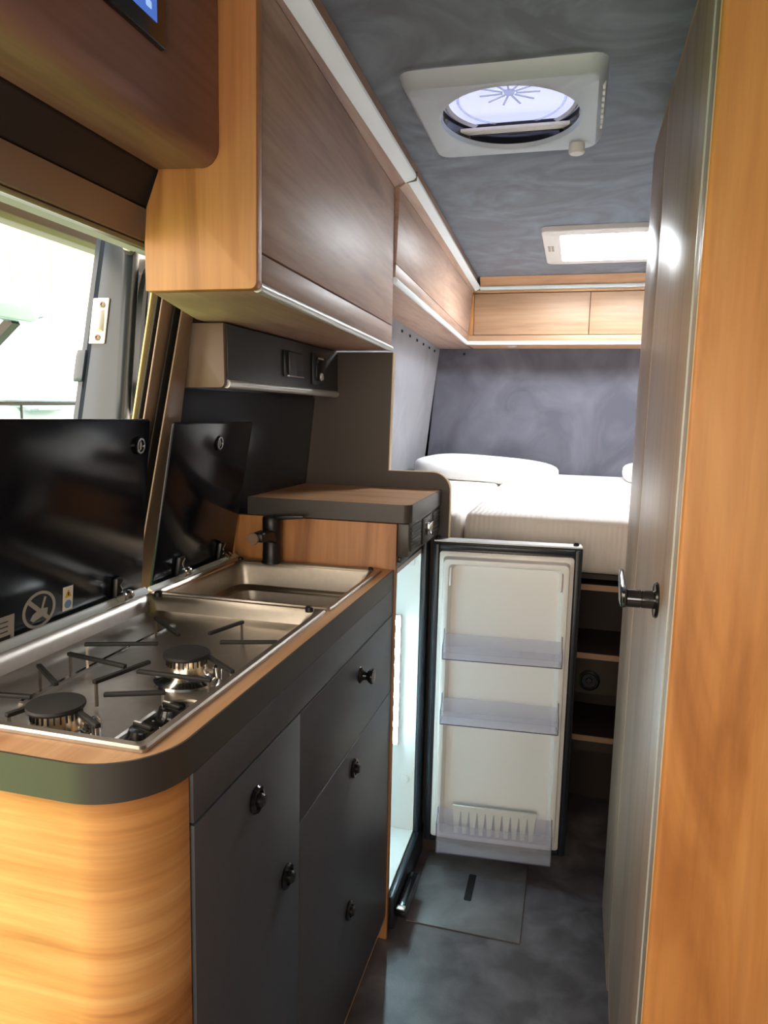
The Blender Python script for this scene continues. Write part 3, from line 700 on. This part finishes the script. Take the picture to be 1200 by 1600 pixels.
seclong('bottom_board', 'front_lengthwise', lambda y: [(ofx(y)-.006, OZ0+.001), (ofx(y)-.006, OZ0+.013), (under_x(y), OZ0+.013), (under_x(y), OZ0+.001)], Y0, Y1, oc, n=14)
seclong('lower_rail', 'front_lengthwise', lambda y: [(ofx(y), OZ0+.014), (ofx(y), 1.4375+.012*(y-.94)/.92), (ofx(y)-.018, 1.4375+.012*(y-.94)/.92), (ofx(y)-.018, OZ0+.014)], Y0, Y1, oc)
seclong('flap_door', 'front_lengthwise', lambda y: [(ofx(y), 1.4405+.012*(y-.94)/.92), (ofx(y), 1.790), (ofx(y)-.018, 1.790), (ofx(y)-.018, 1.4405+.012*(y-.94)/.92)], Y0, Y1, oc, label='large wooden flap door')
seclong('cornice', 'front_lengthwise', lambda y: [(ofx(y)-.018, 1.7925), (ofx(y), 1.7925), (strip_x(y)-.030, 1.805), (strip_x(y)-.016, 1.822), (strip_x(y)-.012, CEIL-.002), (ofx(y)-.018, CEIL-.002)], Y0, Y1, oc)
def profile(cx, cz, r=.008, a0=0, n=12): return [(cx+r*math.cos(2*math.pi*k/n), cz+r*math.sin(2*math.pi*k/n)) for k in range(n)]
seclong('ceiling_light_profile', 'led_profile', lambda y: [(strip_x(y)-.028, 1.8045), (strip_x(y)-.006, 1.8105), (strip_x(y), 1.8165), (strip_x(y)-.001, 1.825), (strip_x(y)-.0155, 1.8225)], .60, 1.862, oc, bevel=0, label='pale aluminium light profile along the ceiling')
seclong('bottom_profile', 'aluminium', lambda y: profile(ofx(y)-.002, OZ0+.006, .0078), Y0, Y1, oc, bevel=0, label='aluminium profile on the lower front edge')

# over the bed, left
BZ = 1.56
def bfx(y): return -.4745 - .0292*(y-1.86)
bo = thing('overhead_cabinet', (-.6, 2.6, BZ), 'wooden overhead cabinet along the left wall above the bed', 'cabinet')
def face(y, z): return bfx(y) + (z-BZ)/.25*(.008+.012*(y-1.86)/1.6)
Y0, Y1 = 1.862, 3.455
seclong('bottom_board', 'front_lengthwise', lambda y: [(bfx(y)-.006, BZ), (bfx(y)-.006, BZ+.012), (bedwall(y, BZ)+.004, BZ+.012), (bedwall(y, BZ)+.004, BZ)], Y0, 3.69, bo)
seclong('lower_rail', 'front_lengthwise', lambda y: [(face(y, BZ), BZ+.014), (face(y, 1.607), 1.607), (face(y, 1.607)-.016, 1.607), (face(y, BZ)-.016, BZ+.014)], Y0, Y1, bo)
seclong('flap_door', 'front_lengthwise', lambda y: [(face(y, 1.609), 1.609), (face(y, 1.792), 1.792), (face(y, 1.792)-.016, 1.792), (face(y, 1.609)-.016, 1.609)], Y0, 2.66, bo)
seclong('flap_door', 'front_lengthwise', lambda y: [(face(y, 1.609), 1.609), (face(y, 1.792), 1.792), (face(y, 1.792)-.016, 1.792), (face(y, 1.609)-.016, 1.609)], 2.6625, Y1, bo)
seclong('cornice', 'front_lengthwise', lambda y: [(face(y, 1.792)-.016, 1.7945), (face(y, 1.792), 1.7945), (strip_x(y)-.022, 1.806), (strip_x(y)-.016, 1.822), (strip_x(y)-.012, CEIL-.002), (face(y, 1.792)-.016, CEIL-.002)], Y0, Y1, bo)
seclong('ceiling_light_profile', 'led_profile', lambda y: [(strip_x(y)-.021, 1.8045), (strip_x(y)-.006, 1.8105), (strip_x(y), 1.8165), (strip_x(y)-.001, 1.825), (strip_x(y)-.0155, 1.8225)], 1.8645, 3.462, bo, bevel=0, label='pale aluminium light profile along the ceiling')
MB().loft([[(strip_x(1.8632)-.034, y, 1.803), (strip_x(1.8632)+.001, y, 1.808), (strip_x(1.8632)+.003, y, 1.83), (strip_x(1.8632)-.01, y, 1.83)] for y in (1.8622, 1.8643)]).build('joint_clip', 'trim_beige', bo)
seclong('bottom_profile', 'led_profile', lambda y: profile(bfx(y)-.002, BZ+.006, .0085), Y0, 3.458, bo, bevel=0, label='pale light profile on the lower front edge')

# rear overhead
ro_ = thing('overhead_cabinet', (.1, 3.58, BZ), 'wooden overhead cabinet across the rear wall above the pillows', 'cabinet')
FY = 3.462
MB().box(-.522, .74, FY+.006, 3.69, BZ, BZ+.012).build('bottom_board', 'wood_crosswise', ro_, smooth=False)
MB().box(-.522, .74, FY, FY+.016, BZ+.0135, 1.6015).build('lower_rail', 'front_crosswise', ro_, bevel=.0008)
MB().box(-.522, -.4965, FY, FY+.016, 1.603, 1.792).build('stile', 'wood_vertical', ro_, bevel=.0008)
for x0, x1 in ((-.494, .0285), (.0315, .553)):
    MB().box(x0, x1, FY, FY+.016, 1.604, 1.791).build('flap_door', 'front_crosswise', ro_, bevel=.0008)
MB().box(.556, .74, FY, FY+.016, 1.603, 1.792).build('stile', 'wood_vertical', ro_, bevel=.0008)
MB().box(-.522, .74, FY, FY+.016, 1.7945, 1.806).build('upper_rail', 'wood_crosswise', ro_, bevel=.0008)
MB().prism([(FY-.004, 1.826), (FY-.03, CEIL-.002), (FY+.016, CEIL-.002), (FY+.016, 1.826)], 'x', -.470, .74).build('cornice', 'wood_crosswise', ro_)
MB().prism([(FY-.010, 1.808), (FY+.012, 1.808), (FY+.012, 1.824), (FY-.006, 1.824), (FY-.010, 1.819)], 'x', -.470, .74).build('ceiling_light_profile', 'led_profile', ro_, label='pale aluminium light profile under the ceiling')
MB().loft([[(x, FY-.002+.0085*math.cos(t), BZ+.006+.0085*math.sin(t)) for t in [2*math.pi*k/12 for k in range(12)]] for x in (-.520, .74)]).build('bottom_profile', 'led_profile', ro_, label='pale light profile on the lower front edge')
MB().lathe([(0, 0), (.024, 0), (.024, .003), (.018, .005), (0, .004)], (-.318, 3.54, BZ), (0, 0, -1), n=20).build('spotlight', 'aluminium', ro_)

# control console in front of the overhead cabinet
cn = thing('overhead_console', (-.53, .4, 1.545), 'wood overhead console, its reddish shade painted in, with a control display near the door', 'console')
cp = [(-.578, 1.548), (-.510, 1.546)] + arc(-.510, 1.571, .026, -90, 0, 6) + [(-.484, CEIL-.002), (-.566, CEIL-.002)]
MB().loft([[(x, y, z) for x, z in cp] for y in (-.25, .924)]).build('console_body', 'wood_console_shaded', cn)
ds = MB().prism(rrect(.56, .788, 1.626, 1.79, .004, 3), 'x', -.4838, -.478).build('control_display', 'black_gloss', cn, bevel=.001)
MB().prism([(.60, 1.648), (.770, 1.648), (.770, 1.77), (.60, 1.77)], 'x', -.4779, -.4775).build('screen', 'screen', ds)
for k, (y, z) in enumerate(((.754, 1.660), (.735, 1.668), (.757, 1.682), (.71, 1.672), (.735, 1.69))):
    MB().prism(rrect(y-.006, y+.005, z-.004, z+.004, .0015, 2), 'x', -.4774, -.4772).build('screen_icon', 'screen_icon', ds)

# ================================================================== SWITCH UNIT
su = thing('switch_unit', (-.68, 1.55, 1.265), 'dark grey switch and socket box under the overhead cabinet', 'switch box')
def sfx(y): return -.645 + .019*(y-1.25)/.61
def swall(z): return kwall(z)+.002
Y0, Y1 = 1.262, 1.8575
seclong('front_panel', 'unit_grey', lambda y: [(sfx(y), 1.279), (sfx(y)-.002, 1.3835), (sfx(y)-.012, 1.3835), (sfx(y)-.012, 1.279)], Y0, Y1, su)
seclong('bottom_board', 'unit_grey', lambda y: [(sfx(y)-.014, 1.268), (sfx(y)-.014, 1.276), (kwall(1.27, y)+.009, 1.276), (kwall(1.27, y)+.009, 1.268)], Y0, Y1, su)
pe = [(-.742, 1.264), (-.732, 1.3835), (-.648, 1.3835)] + [(p[0], p[1]) for p in arc(-.656, 1.274, .010, 0, -90, 5)]
MB().prism(pe, 'y', 1.249, 1.2605).build('end_board', 'unit_side', su, bevel=.001, label='brown end board')
seclong('bottom_profile', 'aluminium', lambda y: profile(sfx(y)-.004, 1.272, .0085), Y0, Y1, su, bevel=0, label='aluminium half-round profile')
def on_unit(y0, y1, z0, z1, d0, d1, name, mat, parent, bevel=.001):
    return MB().loft([[(sfx(y0)+d-.001, y0, z0), (sfx(y1)+d-.001, y1, z0), (sfx(y1)+d-.002, y1, z1), (sfx(y0)+d-.002, y0, z1)] for d in (d0, d1)]).build(name, mat, parent, bevel=bevel)
fp = on_unit(1.508, 1.606, 1.300, 1.358, .001, .007, 'rocker_switch', 'black_plastic', su)
on_unit(1.524, 1.560, 1.304, 1.354, .0072, .012, 'rocker', 'unit_grey', fp); on_unit(1.563, 1.602, 1.304, 1.354, .0072, .010, 'rocker', 'unit_grey', fp)
on_unit(1.520, 1.604, 1.3005, 1.3035, .0072, .013, 'rocker_sill', 'aluminium', fp, 0)
fp = on_unit(1.672, 1.760, 1.290, 1.366, .001, .007, 'socket', 'black_plastic', su)
on_unit(1.690, 1.745, 1.300, 1.358, .0072, .0085, 'socket_face', 'black_gloss', fp)
MB().lathe([(.004, 0), (.010, 0), (.009, .003), (.004, .003)], (sfx(1.72)+.0075, 1.72, 1.310), (1, 0, 0), n=16).build('socket_ring', 'aluminium', fp)
on_unit(1.700, 1.735, 1.352, 1.356, .0087, .0095, 'socket_mark', 'aluminium', fp, 0)

# ================================================================== BED
bb = thing('bed_base', (0, 2.8, 0), 'dark wooden bed base with open shelves under the mattress', 'bed base')
MB().box(-.64, .75, 2.30, 2.32, .001, .775).build('back_board', 'shelf_dark', bb, smooth=False)
for z in (.744, .545, .300):
    MB().box(-.30, .75, 2.052, 2.298, z, z+.018).build('shelf', 'shelf_dark', bb)
    MB().box(-.30, .75, 2.050, 2.0515, z+.001, z+.017).build('shelf_edge', 'front_crosswise', bb)
MB().box(-.30, .75, 2.075, 2.087, .435, .5435).build('drawer_front', 'shelf_dark', bb)
MB().box(-.30, .75, 2.06, 2.075, .268, .2985).build('apron', 'shelf_dark', bb)
MB().lathe([(0, 0), (.030, 0), (.030, .006), (.024, .010), (.020, .006), (.010, .006), (.008, .010), (0, .011)], (.077, 2.0745, .475), (0, -1, 0), n=26).build('round_vent', 'black_plastic', bb)
for x in (-.30, .70):
    MB().box(x-.018, x, 2.055, 2.298, .001, .775).build('upright', 'wood_vertical', bb)
MB().box(-.66, .75, 2.06, 3.69, .776, .790).build('slatted_top', 'shelf_dark', bb, smooth=False)
def cushion(name, x0, x1, y0, y1, z0, z1, mat, r=.05, parent=None, nx=26, ny=26, top=None, puff=.0):
    m = MB(); bm = m.bm
    H = z1-z0
    def P(u, v, k):
        x = x0+(x1-x0)*u; y = y0+(y1-y0)*v
        return x, y
    rows = []
    # super-ellipse stack
    levels = [(.0, .55), (.02, .80), (.10, .95), (.3, 1.0), (.65, 1.0), (.85, .975), (.95, .93), (1.0, .86)]
    secs = []
    for h, kk in levels:
        ins = (1-kk)*r*3.2
        pts = rrect(x0+ins, x1-ins, y0+ins, y1-ins, max(r*1.3-ins*.6, .012), 6)
        secs.append([(x, y, z0+H*h) for x, y in pts])
    for ins in (.09, .16, .25):
        if (x1-x0)/2-ins < .03 or (y1-y0)/2-ins < .03: continue
        pts = rrect(x0+ins, x1-ins, y0+ins, y1-ins, .02, 6)
        secs.append([(x, y, z1+puff*ins*3) for x, y in pts])
    m.loft(secs)
    o = m.build(name, mat, parent, angle=60)
    return o
tag(cushion('mattress', -.300, .74, 2.03, 3.685, .792, .945, 'mattress', .030, puff=.01), 'thick white quilted mattress filling the bed platform', 'mattress')
tag(cushion('mattress', -.672, -.304, 2.03, 3.655, .792, .940, 'mattress', .030, puff=.01), 'narrow white mattress piece along the left wall', 'mattress')
def pillow(name, cx, cy, cz, lx, ly, h, rz, tilt, label):
    m = MB(); bm = m.bm; n = 28
    bmesh.ops.create_uvsphere(bm, u_segments=40, v_segments=22, radius=1)
    for v in bm.verts:
        x, y, z = v.co
        s = lambda a, e: math.copysign(abs(a)**e, a)
        rr_ = math.hypot(x, y)
        ang = math.atan2(y, x)
        sq = (abs(math.cos(ang))**4 + abs(math.sin(ang))**4)**(-.25)
        v.co = (x*sq*lx/2, y*sq*ly/2, s(z, .55)*h/2)
        if v.co.z < -h*.30: v.co.z = -h*.30
    m.xf(Matrix.Translation((cx, cy, cz+h*.30)) @ Matrix.Rotation(rz, 4, 'Z') @ Matrix.Rotation(tilt, 4, 'Y'))
    return tag(m.build(name, 'pillow', None, angle=80), label, 'pillow', )
pillow('pillow', -.388, 3.34, .940, .64, .56, .125, -.04, .05, 'large plump white pillow at the left head of the bed')
pillow('pillow', .515, 3.40, .948, .60, .48, .12, 0, 0, 'white pillow half hidden behind the wardrobe')

# ================================================================== WARDROBE (RIGHT)
wd = thing('wardrobe', (.45, 1.35, 0), 'tall wooden wardrobe on the right of the aisle with a black door handle', 'wardrobe')
WX = .131
MB().prism([(.748, .001), (.748, CEIL-.004)] + [(WX-.004+.009-.009*math.sin(math.radians(a)), z) for a, z in ((0, CEIL-.004), (90, CEIL-.004), (90, .001), (0, .001))], 'y', .900, .919).build('side_panel', 'wood_wardrobe', wd, bevel=.006, seg=3)
m = MB().box(WX-.0045, WX+.001, .9065, .9125, .002, CEIL-.005); m.build('edge_band', 'edge_pale', wd)
MB().box(.732, .748, .921, 1.772, .001, 1.82).build('back_panel', 'wood_wardrobe', wd, smooth=False)
MB().box(WX+.003, .730, 1.755, 1.772, .001, 1.82).build('far_side_panel', 'front_upright', wd, bevel=.001)
MB().box(WX+.003, .730, .921, 1.753, 1.802, 1.82).build('top_panel', 'wood_lengthwise', wd)
MB().box(WX+.010, WX+.026, .921, 1.753, .001, 1.80).build('carcass_front', 'shelf_dark', wd, smooth=False)
MB().box(WX-.002, WX+.0095, .921, .962, .004, 1.80).build('door_stile', 'front_upright', wd, bevel=.001)
MB().prism([(1.4725, .004), (1.7535, .004), (1.7535, 1.80), (1.4725, 1.80)], 'x', WX, WX+.0095).build('front_panel', 'front_upright', wd, bevel=.001)
dpts = [(.9635, .028)] + arc(1.4695-.11, .028+.11, .11, -90, 0, 12) + [(1.4695, 1.795), (.9635, 1.795)]
wdd = MB().prism(dpts, 'x', WX-.0005, WX+.0093).build('door', 'front_upright', wd, bevel=.0008)
ep = dpts[:-2]+[(1.4695, 1.795)]; eo = offset(ep, .0022); m = MB().prism(ep+eo[::-1], 'x', WX-.0008, WX+.009)
m.build('door_edge', 'edge_pale', wdd)
MB().box(WX-.0035, WX-.0006, .9635, .968, .03, 1.79).build('edge_highlight', 'aluminium', wdd)  # pale strip standing in for the highlight along the near door edge
hy, hz = 1.105, .957
hd = MB().lathe([(0, 0), (.026, 0), (.027, .002), (.025, .005), (.012, .006), (0, .006)], (WX-.0005, hy, hz), (-1, 0, 0), n=26).build('handle', 'black_gloss', wdd, label='black door handle on a round rosette')
MB().lathe([(0, .0055), (.0135, .0055), (.0135, .022), (.0125, .0225), (.0125, .0235), (.0135, .024), (.0135, .043), (0, .043)], (WX-.0005, hy, hz), (-1, 0, 0), n=22).build('handle_neck', 'chrome_dark', wdd)
MB().loft([[(WX-.0435-t, y, hz-h_+dz), (WX-.0435, y, hz-h_+dz), (WX-.0435, y, hz+h_+dz), (WX-.0435-t, y, hz+h_+dz)] for y, h_, t, dz in ((hy-.015, .0125, .010, 0), (hy+.02, .0125, .011, .004), (hy+.06, .011, .010, .010), (hy+.09, .009, .008, .018))]).build('handle_lever', 'chrome_dark', wdd, bevel=.004, seg=3)

# ================================================================== FLOOR HATCH
fh = thing('floor_hatch', (-.2, 1.72, 0), 'lighter grey floor hatch with a dark finger slot before the refrigerator', 'hatch')
MB().box(-.333, -.060, 1.562, 1.905, .0005, .004).build('hatch_panel', 'hatch_vinyl', fh, bevel=.001)
MB().prism(rrect(-.209, -.190, 1.674, 1.782, .004, 3), 'z', .0042, .0048).build('finger_slot', 'rubber', fh)

# ================================================================== ROOF VENT
rv = thing('roof_vent', (-.172, 1.61, CEIL), 'white roof vent with a round domed opening in the ceiling', 'roof vent')
ZL = 1.836
cxv, cyv = -.170, 1.612
def rr4(x0, x1, y0, y1, r, z, n=160):
    P = rrect(x0, x1, y0, y1, r, 8); cx_, cy_ = (x0+x1)/2, (y0+y1)/2; out = []
    for k in range(n):
        t = 2*math.pi*k/n; dx_, dy_ = math.cos(t), math.sin(t)
        for i in range(len(P)):
            ax_, ay_ = P[i][0]-cx_, P[i][1]-cy_; bx_, by_ = P[(i+1) % len(P)][0]-cx_, P[(i+1) % len(P)][1]-cy_
            ex, ey = bx_-ax_, by_-ay_; den = dx_*ey - dy_*ex
            if abs(den) < 1e-12: continue
            tt = (ax_*ey - ay_*ex)/den; u = (ax_*dy_ - ay_*dx_)/den
            if tt > 0 and -1e-9 <= u <= 1+1e-9:
                out.append((cx_+dx_*tt, cy_+dy_*tt, z)); break
    return out
def circ4(r, z, n=160): return [(cxv+1.04*r*math.cos(2*math.pi*k/n), cyv+1.17*r*math.sin(2*math.pi*k/n), z) for k in range(n)]
m = MB().loft([rr4(-.368, .022, 1.412, 1.815, .03, CEIL-.001), rr4(-.364, .018, 1.416, 1.811, .03, CEIL-.012), rr4(-.356, .010, 1.424, 1.803, .03, ZL+.004), rr4(-.351, .005, 1.429, 1.798, .028, ZL),
               circ4(.142, ZL), circ4(.139, ZL+.002), circ4(.137, ZL+.012)], caps=False)
m.build('vent_frame', 'vent_white', rv)
m = MB().loft([circ4(.1375, ZL+.012), circ4(.1375, CEIL+.05)], caps=False); m.build('vent_throat', 'chrome_dark', rv)
m = MB().loft([circ4(.136, CEIL+.010), circ4(.131, CEIL+.006), circ4(.126, CEIL+.012)], caps=False); m.build('dome_ring', 'white_plastic', rv)
m = MB().loft([circ4(.1365, CEIL+.014), circ4(.118, CEIL+.03), circ4(.112, CEIL+.027), circ4(.08, CEIL+.048), circ4(.03, CEIL+.056)]); m.build('dome', 'dome_daylight', rv, label='translucent white dome lit by daylight')
for k in range(11):
    a = math.radians(k*360/11+8)
    MB().bar((cxv+.014*math.cos(a), cyv-.042+.014*math.sin(a), CEIL+.010), (cxv+.062*math.cos(a), cyv-.042+.062*math.sin(a), CEIL+.012), .004, .002).build('fan_blade', 'fan_plastic', rv)
MB().lathe([(0, 0), (.012, 0), (.010, .005), (0, .006)], (cxv, cyv-.042, CEIL+.013), (0, 0, -1), n=18).build('fan_hub', 'fan_plastic', rv)
MB().loft([circ4(.104, CEIL+.014), circ4(.107, CEIL+.011), circ4(.110, CEIL+.014)], caps=False).build('inner_ring', 'fan_plastic', rv)
MB().box(cxv-.128, cxv+.128, cyv+.088, cyv+.112, CEIL-.010, CEIL-.002).build('cross_bar', 'white_plastic', rv, bevel=.002)
MB().box(cxv-.10, cxv+.10, cyv+.114, cyv+.119, CEIL-.010, CEIL+.02).build('insect_screen', 'rubber', rv)
kn = MB().lathe([(0, -.001), (.017, 0), (.018, .006), (.018, .018), (.015, .021), (0, .021)], (-.034, 1.768, ZL), (0, 0, -1), n=20).build('vent_knob', 'white_plastic', rv, label='round grey white crank knob')
m = MB()
for k in range(8):
    m.box(.0125, .018, 1.50+k*.028, 1.518+k*.028, CEIL-.020, CEIL-.006)
m.build('side_louvres', 'white_plastic', rv)

# ================================================================== SKYLIGHT
sk = thing('skylight', (.13, 2.855, CEIL), 'bright white framed skylight over the bed', 'skylight')
ZS = 1.846
X0, X1, YA, YC = -.155, .415, 2.585, 3.125
m = MB().loft([rr4(X0, X1, YA, YC, .03, CEIL-.001), rr4(X0+.002, X1-.002, YA+.002, YC-.002, .03, ZS+.003), rr4(X0+.006, X1-.006, YA+.006, YC-.006, .028, ZS), rr4(KX0+.004, KX1-.004, KY0+.004, KY1-.004, .012, ZS), rr4(KX0+.004, KX1-.004, KY0+.004, KY1-.004, .012, CEIL+.03)], caps=False)
m.build('skylight_frame', 'white_plastic', sk)
MB().box(KX0+.002, KX1-.002, KY0+.002, KY1-.002, CEIL+.012, CEIL+.018).build('skylight_pane', 'skylight_daylight', sk, smooth=False, label='daylit translucent pane')
for k in range(2):
    for j in range(3):
        MB().box(-.138+k*.012, -.129+k*.012, 2.80+j*.03, 2.82+j*.03, ZS-.0012, ZS+.0005).build('frame_marking', 'sticker_grey', sk)
